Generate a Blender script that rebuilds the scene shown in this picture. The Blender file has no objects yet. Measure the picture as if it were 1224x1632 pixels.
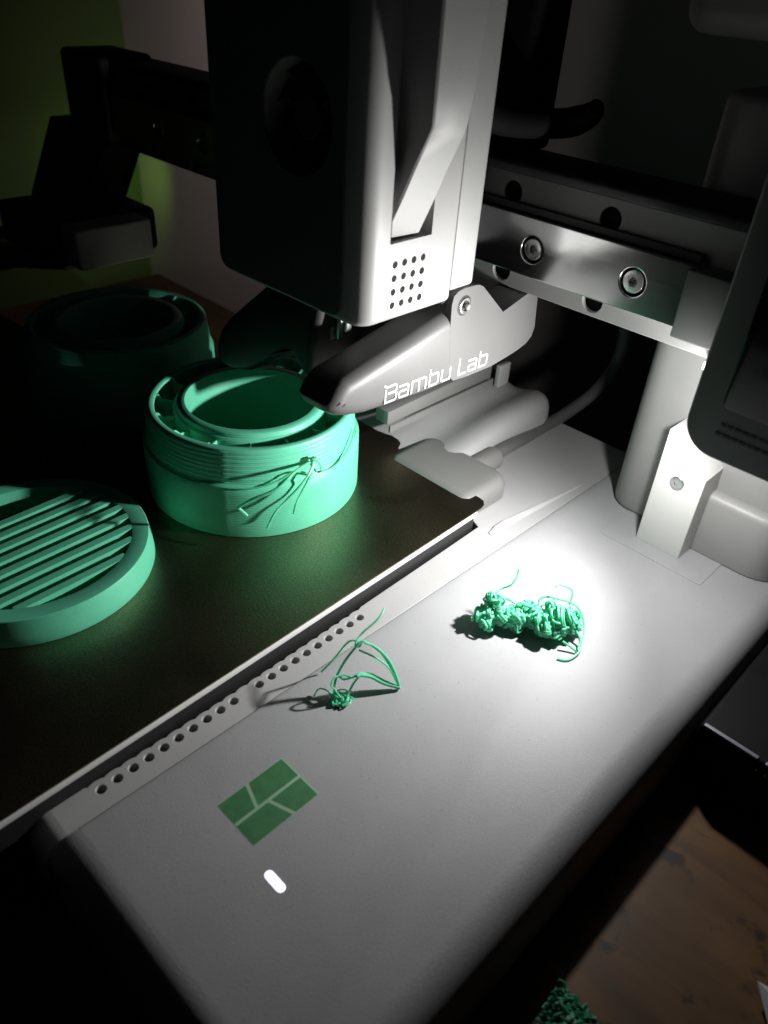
import bpy, bmesh, math, random
from mathutils import Vector, Matrix, noise

S = bpy.context.scene
COL = S.collection
MM = 0.001
random.seed(7)

# ------------------------------------------------------------------ camera
CAMROT = [[0.7090644445778034, 0.7026344722337304, 0.059434096816536254],
          [0.4477058385834033, -0.38347491231827796, -0.8077787281928267],
          [-0.5447816952999637, 0.5993761674035057, -0.5864819813214913]]
FPX, CX, CY = 1230.2219, 612.0, 816.0
CAMPOS = Vector((164.0, -39.5, 240.0))          # millimetres
cam_data = bpy.data.cameras.new('camera')
cam = bpy.data.objects.new('camera', cam_data)
COL.objects.link(cam)
m = Matrix.Identity(4)
for i in range(3):
    m[i][0] = CAMROT[0][i]
    m[i][1] = -CAMROT[1][i]
    m[i][2] = -CAMROT[2][i]
    m[i][3] = CAMPOS[i] * MM
cam.matrix_world = m
cam_data.sensor_fit = 'VERTICAL'
cam_data.sensor_height = 36.0
cam_data.lens = FPX / 1632.0 * 36.0
cam_data.clip_start = 0.01
cam_data.clip_end = 20.0
cam_data.dof.use_dof = True
cam_data.dof.focus_distance = 0.365
cam_data.dof.aperture_fstop = 11.0
S.camera = cam

# ------------------------------------------------------------------ world, lamps, exposure
W = bpy.data.worlds.new('World')
S.world = W
W.use_nodes = True
bg = W.node_tree.nodes['Background']
bg.inputs[0].default_value = (0.50, 0.46, 0.80, 1)
bg.inputs[1].default_value = 0.0034
S.view_settings.view_transform = 'Standard'
S.view_settings.look = 'None'
S.view_settings.exposure = 0.0
S.view_settings.gamma = 1.0


def aim(o, frm, direction):
    o.location = Vector(frm) * MM
    o.rotation_euler = Vector(direction).to_track_quat('-Z', 'Y').to_euler()


def lamp(name, kind, energy, colour):
    d = bpy.data.lights.new(name, kind)
    d.energy = energy
    d.color = colour
    o = bpy.data.objects.new(name, d)
    COL.objects.link(o)
    return o


# the printer's own work light under the gantry end: a broad glow plus a beam over the bed
led = lamp('printer_work_light', 'SPOT', 2.1, (1.0, 0.99, 0.97))
led.data.spot_size = math.radians(150)
led.data.spot_blend = 1.0
led.data.shadow_soft_size = 0.0032
aim(led, (67, 247, 91), (-0.62, -0.50, -0.28))
led2 = lamp('printer_work_light_glow', 'POINT', 0.46, (1.0, 0.99, 0.97))
led2.data.shadow_soft_size = 0.0036
led2.location = Vector((67, 247, 91)) * MM
room = lamp('room_lamp', 'SPOT', 1.9, (1.0, 0.85, 0.81))      # weak lamp aimed at the back wall
room.data.spot_size = math.radians(95)
room.data.spot_blend = 1.0
room.data.shadow_soft_size = 0.0
aim(room, (-560, 410, 320), (-0.55, 0.62, -0.62))
glow = lamp('green_lamp', 'SPOT', 0.11, (0.45, 1.0, 0.10))     # dim green lamp aimed at the left wall
glow.data.spot_size = math.radians(140)
glow.data.spot_blend = 1.0
glow.data.shadow_soft_size = 0.0
aim(glow, (-1030, 600, -90), (-1.0, 0.42, 0.0))


# ------------------------------------------------------------------ pixel -> place helpers (calibrated camera)
def ray(u, v):
    q = ((u - CX) / FPX, (v - CY) / FPX, 1.0)
    return Vector([sum(CAMROT[k][i] * q[k] for k in range(3)) for i in range(3)])


def at(u, v, **k):
    a, val = list(k.items())[0]
    i = 'xyz'.index(a)
    d = ray(u, v)
    return CAMPOS + d * ((val - CAMPOS[i]) / d[i])


def on_cyl(u, v, cx, cy, r):
    d = ray(u, v)
    ox, oy = CAMPOS.x - cx, CAMPOS.y - cy
    a = d.x ** 2 + d.y ** 2
    b = ox * d.x + oy * d.y
    c = ox * ox + oy * oy - r * r
    t = (-b - math.sqrt(max(b * b - a * c, 0))) / a
    return CAMPOS + d * t


# ------------------------------------------------------------------ materials
def mat(name, colour, rough=0.5, metal=0.0, bump=0.0, bscale=900.0, vary=0.0, vscale=60.0, spec=0.5, sub=0.0):
    mt = bpy.data.materials.new(name)
    mt.use_nodes = True
    nt = mt.node_tree
    p = nt.nodes['Principled BSDF']
    p.inputs['Base Color'].default_value = (*colour, 1)
    p.inputs['Roughness'].default_value = rough
    p.inputs['Metallic'].default_value = metal
    p.inputs['Specular IOR Level'].default_value = spec
    if sub:
        p.inputs['Subsurface Weight'].default_value = sub
        p.inputs['Subsurface Radius'].default_value = (0.3, 1.0, 0.6)
        p.inputs['Subsurface Scale'].default_value = 0.0012
    tc = nt.nodes.new('ShaderNodeTexCoord')
    if bump:
        n = nt.nodes.new('ShaderNodeTexNoise')
        n.inputs['Scale'].default_value = bscale
        n.inputs['Detail'].default_value = 4
        nt.links.new(tc.outputs['Object'], n.inputs['Vector'])
        b = nt.nodes.new('ShaderNodeBump')
        b.inputs['Strength'].default_value = bump
        b.inputs['Distance'].default_value = 0.0003
        nt.links.new(n.outputs['Fac'], b.inputs['Height'])
        nt.links.new(b.outputs['Normal'], p.inputs['Normal'])
    if vary:
        n2 = nt.nodes.new('ShaderNodeTexNoise')
        n2.inputs['Scale'].default_value = vscale
        n2.inputs['Detail'].default_value = 6
        nt.links.new(tc.outputs['Object'], n2.inputs['Vector'])
        r = nt.nodes.new('ShaderNodeValToRGB')
        r.color_ramp.elements[0].position = 0.3
        r.color_ramp.elements[1].position = 0.72
        r.color_ramp.elements[0].color = (*[c * (1 - vary) for c in colour], 1)
        r.color_ramp.elements[1].color = (*[min(1, c * (1 + vary)) for c in colour], 1)
        nt.links.new(n2.outputs['Fac'], r.inputs['Fac'])
        nt.links.new(r.outputs['Color'], p.inputs['Base Color'])
        mr = nt.nodes.new('ShaderNodeMapRange')
        mr.inputs['To Min'].default_value = max(0.02, rough - 0.07)
        mr.inputs['To Max'].default_value = min(1, rough + 0.07)
        nt.links.new(n2.outputs['Fac'], mr.inputs['Value'])
        nt.links.new(mr.outputs['Result'], p.inputs['Roughness'])
    return mt


def emit(name, colour, strength):
    mt = bpy.data.materials.new(name)
    mt.use_nodes = True
    p = mt.node_tree.nodes['Principled BSDF']
    p.inputs['Base Color'].default_value = (*colour, 1)
    p.inputs['Emission Color'].default_value = (*colour, 1)
    p.inputs['Emission Strength'].default_value = strength
    return mt


def specks(mt, dark=0.72, scale=620.0, lo=0.70, hi=0.74):
    nt = mt.node_tree
    p = nt.nodes['Principled BSDF']
    src = p.inputs['Base Color'].links[0].from_socket
    tc = nt.nodes['Texture Coordinate']
    n = nt.nodes.new('ShaderNodeTexNoise')
    n.inputs['Scale'].default_value = scale
    n.inputs['Detail'].default_value = 2
    nt.links.new(tc.outputs['Object'], n.inputs['Vector'])
    r = nt.nodes.new('ShaderNodeMapRange')
    r.inputs['From Min'].default_value = lo
    r.inputs['From Max'].default_value = hi
    nt.links.new(n.outputs['Fac'], r.inputs['Value'])
    mx = nt.nodes.new('ShaderNodeMixRGB')
    mx.blend_type = 'MULTIPLY'
    mx.inputs[2].default_value = (dark, dark, dark * 0.97, 1)
    nt.links.new(r.outputs['Result'], mx.inputs[0])
    nt.links.new(src, mx.inputs[1])
    nt.links.new(mx.outputs['Color'], p.inputs['Base Color'])


M_base = mat('base_plastic', (0.325, 0.325, 0.338), 0.50, bump=0.42, bscale=2200, vary=0.045, vscale=38, spec=0.35)
M_deck = mat('deck_plastic', (0.36, 0.36, 0.362), 0.50, bump=0.12, bscale=2200, vary=0.03, vscale=40)
M_head = mat('head_plastic', (0.35, 0.35, 0.345), 0.48, bump=0.16, bscale=2400, vary=0.03, vscale=50)
M_bright = mat('white_plastic', (0.62, 0.62, 0.60), 0.45, bump=0.12, bscale=2400, vary=0.02)
M_grey = mat('grey_plastic', (0.25, 0.25, 0.242), 0.50, bump=0.14, bscale=2200, vary=0.04, vscale=50)
M_tower = mat('tower_plastic', (0.23, 0.23, 0.225), 0.36, bump=0.2, bscale=2200, vary=0.03, vscale=50)
M_housing = mat('housing_plastic', (0.27, 0.27, 0.265), 0.45, bump=0.14, bscale=2200, vary=0.03, vscale=50)
M_mid = mat('mid_grey_plastic', (0.22, 0.22, 0.215), 0.5, bump=0.14, bscale=2200, vary=0.04, vscale=50)
M_front = mat('front_cover_plastic', (0.095, 0.095, 0.105), 0.5, bump=0.14, bscale=1800, vary=0.06)
M_cover = mat('cover_plastic', (0.108, 0.108, 0.107), 0.46, bump=0.16, bscale=2400, vary=0.03, vscale=50)
M_plug = mat('plug_plastic', (0.17, 0.17, 0.166), 0.48, bump=0.16, bscale=2400, vary=0.03, vscale=50)
M_headscrew = mat('screw_head', (0.62, 0.62, 0.61), 0.26, metal=0.9, vary=0.04, vscale=300)
M_block = mat('end_block_plastic', (0.055, 0.058, 0.055), 0.5, bump=0.14, bscale=2200, vary=0.04, vscale=50)
M_dark = mat('dark_plastic', (0.055, 0.056, 0.054), 0.5, bump=0.14, bscale=1800, vary=0.08)
M_black = mat('black_plastic', (0.012, 0.012, 0.013), 0.55, bump=0.1, vary=0.1)
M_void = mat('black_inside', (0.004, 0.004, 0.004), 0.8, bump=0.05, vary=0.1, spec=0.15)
M_screen = mat('screen_glass', (0.006, 0.006, 0.007), 0.12, vary=0.1)
M_white = mat('white_print', (0.44, 0.44, 0.435), 0.5, vary=0.02)
M_logo = mat('green_inlay', (0.045, 0.165, 0.065), 0.5, bump=0.2, bscale=1600, vary=0.12, vscale=300)
M_logoline = mat('pale_green_line', (0.26, 0.42, 0.28), 0.5, vary=0.05)
M_led = emit('status_led', (0.86, 0.80, 1.0), 1.6)
M_lens = emit('work_light_lens', (1.0, 1.0, 0.97), 3.0)
M_mint = mat('mint_filament', (0.145, 0.66, 0.425), 0.38, bump=0.10, bscale=1500, vary=0.06, vscale=90, sub=0.25)
M_strand = mat('mint_strand', (0.20, 0.72, 0.49), 0.35, vary=0.10, vscale=200, sub=0.2)
M_bedside = mat('bed_aluminium', (0.62, 0.62, 0.60), 0.42, vary=0.03)
M_steel = mat('hotend_steel', (0.75, 0.75, 0.74), 0.25, metal=1.0, vary=0.04)
M_screw = mat('screw_steel', (0.55, 0.55, 0.55), 0.32, metal=1.0, vary=0.06, vscale=300)
M_cable = mat('cable_sheath', (0.12, 0.12, 0.12), 0.5, bump=0.3, bscale=1800, vary=0.08)
def translucent(mt, col, f):
    nt = mt.node_tree
    p = nt.nodes['Principled BSDF']
    out = nt.nodes['Material Output']
    t = nt.nodes.new('ShaderNodeBsdfTranslucent')
    t.inputs['Color'].default_value = (*col, 1)
    mx = nt.nodes.new('ShaderNodeMixShader')
    mx.inputs[0].default_value = f
    nt.links.new(p.outputs[0], mx.inputs[1])
    nt.links.new(t.outputs[0], mx.inputs[2])
    nt.links.new(mx.outputs[0], out.inputs[0])


translucent(M_strand, (0.24, 0.88, 0.60), 0.38)
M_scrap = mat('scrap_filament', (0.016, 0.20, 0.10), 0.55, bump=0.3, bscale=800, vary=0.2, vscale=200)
M_paper = mat('white_paper', (0.7, 0.7, 0.72), 0.7, vary=0.04)
M_wall = mat('wall_paint', (0.52, 0.47, 0.45), 0.85, bump=0.2, bscale=160, vary=0.03, vscale=8)
M_greenlit_wall = mat('green_lit_wall', (0.10, 0.17, 0.045), 0.8, bump=0.2, bscale=160, vary=0.05, vscale=8)  # green light and dimness put into the wall's own colour


def layered_mint():
    # printed plastic: fine horizontal layer lines in the relief
    mt = mat('mint_printed', (0.145, 0.66, 0.425), 0.42, vary=0.05, vscale=70, sub=0.2)
    nt = mt.node_tree
    p = nt.nodes['Principled BSDF']
    tc = nt.nodes['Texture Coordinate']
    w = nt.nodes.new('ShaderNodeTexWave')
    w.bands_direction = 'Z'
    w.inputs['Scale'].default_value = 330
    w.inputs['Distortion'].default_value = 0.4
    nt.links.new(tc.outputs['Object'], w.inputs['Vector'])
    b = nt.nodes.new('ShaderNodeBump')
    b.inputs['Strength'].default_value = 0.45
    b.inputs['Distance'].default_value = 0.0002
    nt.links.new(w.outputs['Fac'], b.inputs['Height'])
    nt.links.new(b.outputs['Normal'], p.inputs['Normal'])
    return mt


def rail_steel():
    mt = mat('rail_steel', (0.66, 0.67, 0.66), 0.30, metal=1.0)
    nt = mt.node_tree
    p = nt.nodes['Principled BSDF']
    tc = nt.nodes['Texture Coordinate']
    mp = nt.nodes.new('ShaderNodeMapping')
    mp.inputs['Scale'].default_value = (12, 600, 900)
    n = nt.nodes.new('ShaderNodeTexNoise')
    n.inputs['Scale'].default_value = 3
    n.inputs['Detail'].default_value = 5
    nt.links.new(tc.outputs['Object'], mp.inputs['Vector'])
    nt.links.new(mp.outputs['Vector'], n.inputs['Vector'])
    mr = nt.nodes.new('ShaderNodeMapRange')
    mr.inputs['To Min'].default_value = 0.13
    mr.inputs['To Max'].default_value = 0.24
    nt.links.new(n.outputs['Fac'], mr.inputs['Value'])
    nt.links.new(mr.outputs['Result'], p.inputs['Roughness'])
    return mt


def pei():
    # textured build sheet: dark bronze powder coat with fine glints
    mt = mat('build_sheet', (0.030, 0.026, 0.016), 0.35, metal=1.0, spec=0.7)
    nt = mt.node_tree
    p = nt.nodes['Principled BSDF']
    tc = nt.nodes['Texture Coordinate']
    n = nt.nodes.new('ShaderNodeTexNoise')
    n.inputs['Scale'].default_value = 1500
    n.inputs['Detail'].default_value = 3
    nt.links.new(tc.outputs['Object'], n.inputs['Vector'])
    r = nt.nodes.new('ShaderNodeValToRGB')
    r.color_ramp.elements[0].position = 0.35
    r.color_ramp.elements[1].position = 0.75
    r.color_ramp.elements[0].color = (0.165, 0.142, 0.094, 1)
    r.color_ramp.elements[1].color = (0.32, 0.276, 0.18, 1)
    nt.links.new(n.outputs['Fac'], r.inputs['Fac'])
    nt.links.new(r.outputs['Color'], p.inputs['Base Color'])
    n3 = nt.nodes.new('ShaderNodeTexNoise')
    n3.inputs['Scale'].default_value = 28
    n3.inputs['Detail'].default_value = 6
    n3.inputs['Distortion'].default_value = 0.8
    nt.links.new(tc.outputs['Object'], n3.inputs['Vector'])
    mr = nt.nodes.new('ShaderNodeMapRange')
    mr.inputs['From Min'].default_value = 0.35
    mr.inputs['From Max'].default_value = 0.65
    mr.inputs['To Min'].default_value = 0.325
    mr.inputs['To Max'].default_value = 0.375
    nt.links.new(n3.outputs['Fac'], mr.inputs['Value'])
    nt.links.new(mr.outputs['Result'], p.inputs['Roughness'])
    b = nt.nodes.new('ShaderNodeBump')
    b.inputs['Strength'].default_value = 0.45
    b.inputs['Distance'].default_value = 0.0003
    nt.links.new(n.outputs['Fac'], b.inputs['Height'])
    nt.links.new(b.outputs['Normal'], p.inputs['Normal'])
    return mt


def wood():
    mt = mat('table_wood', (0.18, 0.10, 0.05), 0.55)
    nt = mt.node_tree
    p = nt.nodes['Principled BSDF']
    tc = nt.nodes['Texture Coordinate']
    mp = nt.nodes.new('ShaderNodeMapping')
    mp.inputs['Rotation'].default_value = (0, 0, math.radians(8))
    mp.inputs['Scale'].default_value = (9, 42, 10)
    nt.links.new(tc.outputs['Object'], mp.inputs['Vector'])
    n = nt.nodes.new('ShaderNodeTexNoise')
    n.inputs['Scale'].default_value = 1.6
    n.inputs['Detail'].default_value = 9
    n.inputs['Distortion'].default_value = 0.7
    nt.links.new(mp.outputs['Vector'], n.inputs['Vector'])
    r = nt.nodes.new('ShaderNodeValToRGB')
    r.color_ramp.elements[0].position = 0.30
    r.color_ramp.elements[0].color = (0.058, 0.025, 0.006, 1)
    r.color_ramp.elements[1].position = 0.70
    r.color_ramp.elements[1].color = (0.14, 0.066, 0.018, 1)
    nt.links.new(n.outputs['Fac'], r.inputs['Fac'])
    # dark worn spots and scratches
    n2 = nt.nodes.new('ShaderNodeTexNoise')
    n2.inputs['Scale'].default_value = 75
    n2.inputs['Detail'].default_value = 4
    nt.links.new(tc.outputs['Object'], n2.inputs['Vector'])
    r2 = nt.nodes.new('ShaderNodeValToRGB')
    r2.color_ramp.elements[0].position = 0.60
    r2.color_ramp.elements[0].color = (0, 0, 0, 1)
    r2.color_ramp.elements[1].position = 0.68
    r2.color_ramp.elements[1].color = (1, 1, 1, 1)
    nt.links.new(n2.outputs['Fac'], r2.inputs['Fac'])
    mx = nt.nodes.new('ShaderNodeMixRGB')
    mx.inputs[2].default_value = (0.018, 0.010, 0.005, 1)
    nt.links.new(r2.outputs['Color'], mx.inputs[0])
    nt.links.new(r.outputs['Color'], mx.inputs[1])
    nt.links.new(mx.outputs['Color'], p.inputs['Base Color'])
    b = nt.nodes.new('ShaderNodeBump')
    b.inputs['Strength'].default_value = 0.3
    b.inputs['Distance'].default_value = 0.0006
    nt.links.new(n.outputs['Fac'], b.inputs['Height'])
    nt.links.new(b.outputs['Normal'], p.inputs['Normal'])
    return mt


specks(M_base, 0.80)
specks(M_deck, 0.80)
specks(M_head, 0.8)
specks(M_bright, 0.85)
M_print = layered_mint()
M_rail = rail_steel()
M_pei = pei()
M_wood = wood()


# ------------------------------------------------------------------ object helpers (all lengths in mm)
def root_of(o):
    while o.parent:
        o = o.parent
    return o


def thing(name, loc, label, cat, group=None):
    o = bpy.data.objects.new(name, None)
    o.empty_display_size = 0.01
    o.location = Vector(loc) * MM
    COL.objects.link(o)
    o['label'] = label
    o['category'] = cat
    if group:
        o['group'] = group
    return o


def obj(name, src, material, parent=None, smooth=35, loc=None):
    """link one mesh object; src (bmesh or mesh) is in world millimetres"""
    if isinstance(src, bmesh.types.BMesh):
        me = bpy.data.meshes.new(name)
        bmesh.ops.recalc_face_normals(src, faces=src.faces)
        src.to_mesh(me)
        src.free()
    else:
        me = src
        me.name = name
    off = Vector((0, 0, 0))
    if parent:
        off = root_of(parent).location / MM
    elif loc:
        off = Vector(loc)
    me.transform(Matrix.Scale(MM, 4) @ Matrix.Translation(-off))
    if smooth:
        me.polygons.foreach_set('use_smooth', [True] * len(me.polygons))
        me.set_sharp_from_angle(angle=math.radians(smooth))
    me.materials.clear()
    me.materials.append(material)
    o = bpy.data.objects.new(name, me)
    COL.objects.link(o)
    if parent:
        o.parent = parent
    else:
        o.location = off * MM
    return o


def tag(o, label=None, cat=None, group=None, kind=None):
    if label: o['label'] = label
    if cat: o['category'] = cat
    if group: o['group'] = group
    if kind: o['kind'] = kind
    return o


def rbox(x0, x1, y0, y1, z0, z1, r=0.8, seg=3, bm=None):
    own = bmesh.new()
    bmesh.ops.create_cube(own, size=1)
    for v in own.verts:
        v.co = Vector((x0 + (v.co.x + .5) * (x1 - x0), y0 + (v.co.y + .5) * (y1 - y0), z0 + (v.co.z + .5) * (z1 - z0)))
    if r:
        bmesh.ops.bevel(own, geom=own.edges[:], offset=r, segments=seg, profile=0.5, affect='EDGES')
    if bm is None:
        return own
    join(bm, own)
    return bm


def join(bm, other):
    me = bpy.data.meshes.new('tmp')
    other.to_mesh(me)
    other.free()
    bm.from_mesh(me)
    bpy.data.meshes.remove(me)


AXMAP = {'x': lambda a, b, t: Vector((t, a, b)), 'y': lambda a, b, t: Vector((a, t, b)), 'z': lambda a, b, t: Vector((a, b, t))}


def inset(poly, d):
    n = len(poly)
    area = sum(poly[i][0] * poly[(i + 1) % n][1] - poly[(i + 1) % n][0] * poly[i][1] for i in range(n))
    sg = 1 if area > 0 else -1
    out = []
    for i in range(n):
        p0, p1, p2 = Vector(poly[i - 1]), Vector(poly[i]), Vector(poly[(i + 1) % n])
        e1 = (p1 - p0).normalized() if (p1 - p0).length > 1e-6 else Vector((1, 0))
        e2 = (p2 - p1).normalized() if (p2 - p1).length > 1e-6 else e1
        n1 = Vector((-e1.y, e1.x)) * sg
        n2 = Vector((-e2.y, e2.x)) * sg
        b = n1 + n2
        if b.length < 1e-4:
            b = n1
        b.normalize()
        k = max(0.45, b.dot(n1))
        out.append(p1 + b * (d / k))
    return out


def loft(poly, axis, a0, a1, r0=0.0, r1=0.0, seg=5):
    """prism of a 2-D outline along an axis, its two end rims rounded by r0 and r1"""
    f = AXMAP[axis]
    s = 1 if a1 > a0 else -1
    rings = []
    if r0:
        for i in range(seg + 1):
            t = math.pi / 2 * i / seg
            rings.append((a0 + s * r0 * (1 - math.sin(t)), r0 * (1 - math.cos(t))))
        rings = [(a0 + s * r0 * (1 - math.sin(math.pi / 2 * (seg - i) / seg)), r0 * (1 - math.cos(math.pi / 2 * (seg - i) / seg))) for i in range(seg + 1)]
    else:
        rings.append((a0, 0))
    if r1:
        for i in range(seg + 1):
            t = math.pi / 2 * i / seg
            rings.append((a1 - s * r1 * (1 - math.sin(t)), r1 * (1 - math.cos(t))))
    else:
        rings.append((a1, 0))
    bm = bmesh.new()
    vs = []
    for pos, ins in rings:
        pl = inset(poly, ins) if ins > 1e-6 else [Vector(p) for p in poly]
        vs.append([bm.verts.new(f(p[0], p[1], pos)) for p in pl])
    n = len(poly)
    for a, b in zip(vs[:-1], vs[1:]):
        for i in range(n):
            bm.faces.new((a[i], a[(i + 1) % n], b[(i + 1) % n], b[i]))
    bm.faces.new(list(reversed(vs[0])))
    bm.faces.new(vs[-1])
    bmesh.ops.triangulate(bm, faces=[fc for fc in bm.faces if len(fc.verts) > 4])
    return bm


def rrect(x0, x1, y0, y1, r, seg=6):
    """rounded rectangle outline; r is one radius or four (x0y0, x1y0, x1y1, x0y1)"""
    rr = r if isinstance(r, (tuple, list)) else (r,) * 4
    out = []
    for (cx, cy, a, q) in ((x0 + rr[0], y0 + rr[0], 180, rr[0]), (x1 - rr[1], y0 + rr[1], 270, rr[1]),
                           (x1 - rr[2], y1 - rr[2], 0, rr[2]), (x0 + rr[3], y1 - rr[3], 90, rr[3])):
        if q < 1e-6:
            out.append((cx, cy))
            continue
        for i in range(seg + 1):
            t = math.radians(a + 90 * i / seg)
            out.append((cx + q * math.cos(t), cy + q * math.sin(t)))
    return out


def circle(cx, cy, r, n=20):
    return [(cx + r * math.cos(2 * math.pi * i / n), cy + r * math.sin(2 * math.pi * i / n)) for i in range(n)]


def plate(outer, holes, axis, a0, a1, bevel=0.0, res=2):
    """flat plate with holes: filled 2-D curve, extruded along an axis from a0 to a1"""
    cu = bpy.data.curves.new('tmp', 'CURVE')
    cu.dimensions = '2D'
    cu.fill_mode = 'BOTH'
    th = abs(a1 - a0)
    cu.extrude = th / 2 - bevel
    cu.bevel_depth = bevel
    cu.bevel_resolution = res
    cu.offset = -bevel
    for poly in [outer] + list(holes):
        sp = cu.splines.new('POLY')
        sp.points.add(len(poly) - 1)
        for q, p in zip(sp.points, poly):
            q.co = (p[0], p[1], 0, 1)
        sp.use_cyclic_u = True
    o = bpy.data.objects.new('tmp', cu)
    COL.objects.link(o)
    dg = bpy.context.evaluated_depsgraph_get()
    me = bpy.data.meshes.new_from_object(o.evaluated_get(dg))
    bpy.data.objects.remove(o)
    bpy.data.curves.remove(cu)
    f = AXMAP[axis]
    c = (a0 + a1) / 2
    for v in me.vertices:
        v.co = f(v.co.x, v.co.y, c + v.co.z)
    bm = bmesh.new()
    bm.from_mesh(me)
    bpy.data.meshes.remove(me)
    return bm


def spline(pts, n=8):
    pts = [Vector(p) for p in pts]
    out = []
    for i in range(len(pts) - 1):
        p0 = pts[i - 1] if i else pts[0] * 2 - pts[1]
        p1, p2 = pts[i], pts[i + 1]
        p3 = pts[i + 2] if i + 2 < len(pts) else pts[-1] * 2 - pts[-2]
        for k in range(n):
            t = k / n
            out.append(0.5 * ((2 * p1) + (p2 - p0) * t + (2 * p0 - 5 * p1 + 4 * p2 - p3) * t * t + (3 * p1 - p0 - 3 * p2 + p3) * t ** 3))
    out.append(pts[-1])
    return out


def tube(bm, pts, r, sides=8, n=6, taper=None, smooth=True):
    P = spline(pts, n) if smooth else [Vector(p) for p in pts]
    ref = Vector((0.31, 0.2, 0.93)).normalized()
    prev = None
    N = len(P)
    for i, p in enumerate(P):
        d = (P[min(i + 1, N - 1)] - P[max(i - 1, 0)])
        d = d.normalized() if d.length > 1e-9 else Vector((0, 0, 1))
        u = ref - d * ref.dot(d)
        if u.length < 1e-3:
            u = d.orthogonal()
        u.normalize()
        ref = u
        w = d.cross(u)
        rr = r if taper is None else r * taper(i / (N - 1))
        ring = [bm.verts.new(p + (u * math.cos(2 * math.pi * k / sides) + w * math.sin(2 * math.pi * k / sides)) * rr) for k in range(sides)]
        if prev:
            for k in range(sides):
                bm.faces.new((prev[k], prev[(k + 1) % sides], ring[(k + 1) % sides], ring[k]))
        else:
            bm.faces.new(list(reversed(ring)))
        prev = ring
    bm.faces.new(prev)
    return bm


def cyl(bm, c, r, h, axis='z', n=24, bev=0.0):
    o = loft(circle(*(c[0], c[1]), r, n), axis, c[2], c[2] + h, 0, bev, 3)
    if bm is None:
        return o
    join(bm, o)
    return bm


def boolean(bm, cutter):
    me = bpy.data.meshes.new('a')
    bmesh.ops.recalc_face_normals(bm, faces=bm.faces)
    bm.to_mesh(me); bm.free()
    mc = bpy.data.meshes.new('b')
    bmesh.ops.recalc_face_normals(cutter, faces=cutter.faces)
    cutter.to_mesh(mc); cutter.free()
    a = bpy.data.objects.new('a', me); b = bpy.data.objects.new('b', mc)
    COL.objects.link(a); COL.objects.link(b)
    md = a.modifiers.new('cut', 'BOOLEAN')
    md.object = b; md.operation = 'DIFFERENCE'; md.solver = 'EXACT'
    dg = bpy.context.evaluated_depsgraph_get()
    res = bpy.data.meshes.new_from_object(a.evaluated_get(dg))
    bpy.data.objects.remove(a); bpy.data.objects.remove(b)
    bpy.data.meshes.remove(me); bpy.data.meshes.remove(mc)
    out = bmesh.new()
    out.from_mesh(res)
    bpy.data.meshes.remove(res)
    return out


def yz(px, x=-35):
    return [(at(u, v, x=x).y, at(u, v, x=x).z) for u, v in px]


# ------------------------------------------------------------------ setting: table, walls
TZ = -40.0
bm = rbox(-540, 700, -420, 366, TZ - 25, TZ, 1.0, 1)
table = tag(obj('table', bm, M_wood, loc=(0, 0, TZ - 25)), 'worn brown wooden table top under and to the right of the printer', 'table')
bm = rbox(-1145, 1400, 700, 720, -760, 1300, 0)
tag(obj('back_wall', bm, M_wall, smooth=0), kind='structure')
bm = rbox(-1165, -1145, -900, 720, -760, 1300, 0)
tag(obj('left_wall', bm, M_greenlit_wall, smooth=0), kind='structure')

bm = rbox(-1165, 1400, -900, 720, -780, -760, 0)
tag(obj('floor', bm, M_wood, smooth=0), kind='structure')

# ------------------------------------------------------------------ the printer
PR = thing('printer', (60, 150, TZ), 'light grey desktop 3D printer with gantry beam, toolhead and green logo on its base', '3D printer')

# base on the right: big rounded front and right edges
bm = bmesh.new()
bmesh.ops.create_cube(bm, size=1)
for v in bm.verts:
    v.co = Vector((0.3 + (v.co.x + .5) * 120.2, -9 + (v.co.y + .5) * 376, TZ + 1.5 + (v.co.z + .5) * (-TZ - 1.5)))
bm.edges.ensure_lookup_table()


def edge_sel(bm, test):
    return [e for e in bm.edges if all(test(v.co) for v in e.verts)]


bmesh.ops.bevel(bm, geom=edge_sel(bm, lambda c: c.x > 100 and c.y < -5), offset=18, segments=8, profile=0.5, affect='EDGES')
top_outer = [e for e in bm.edges if all(v.co.z > -0.01 for v in e.verts) and
             (all(v.co.x > 100 for v in e.verts) or all(v.co.y < 9.5 for v in e.verts)) and
             not all(v.co.x < 0.5 for v in e.verts) and not all(v.co.y > 360 for v in e.verts)]
bmesh.ops.bevel(bm, geom=top_outer, offset=13, segments=10, profile=0.5, affect='EDGES')
bmesh.ops.bevel(bm, geom=[e for e in bm.edges if all(abs(v.co.x - 0.3) < 1e-3 and v.co.z > -0.01 for v in e.verts)],
                offset=9, segments=8, profile=0.5, affect='EDGES')
for v in bm.verts:
    if v.co.x < 9.35 and v.co.z > -9.05:
        v.co.z *= 2.1 / 9
base = obj('base', bm, M_base, PR, smooth=50)

# inlaid service cover around the tower foot
bm = plate(rrect(28.3, 84.5, 279.5, 345, 1.2, 3), [], 'z', -0.5, 0.35, 0.2)
obj('cover_panel', bm, M_base, base)

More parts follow.
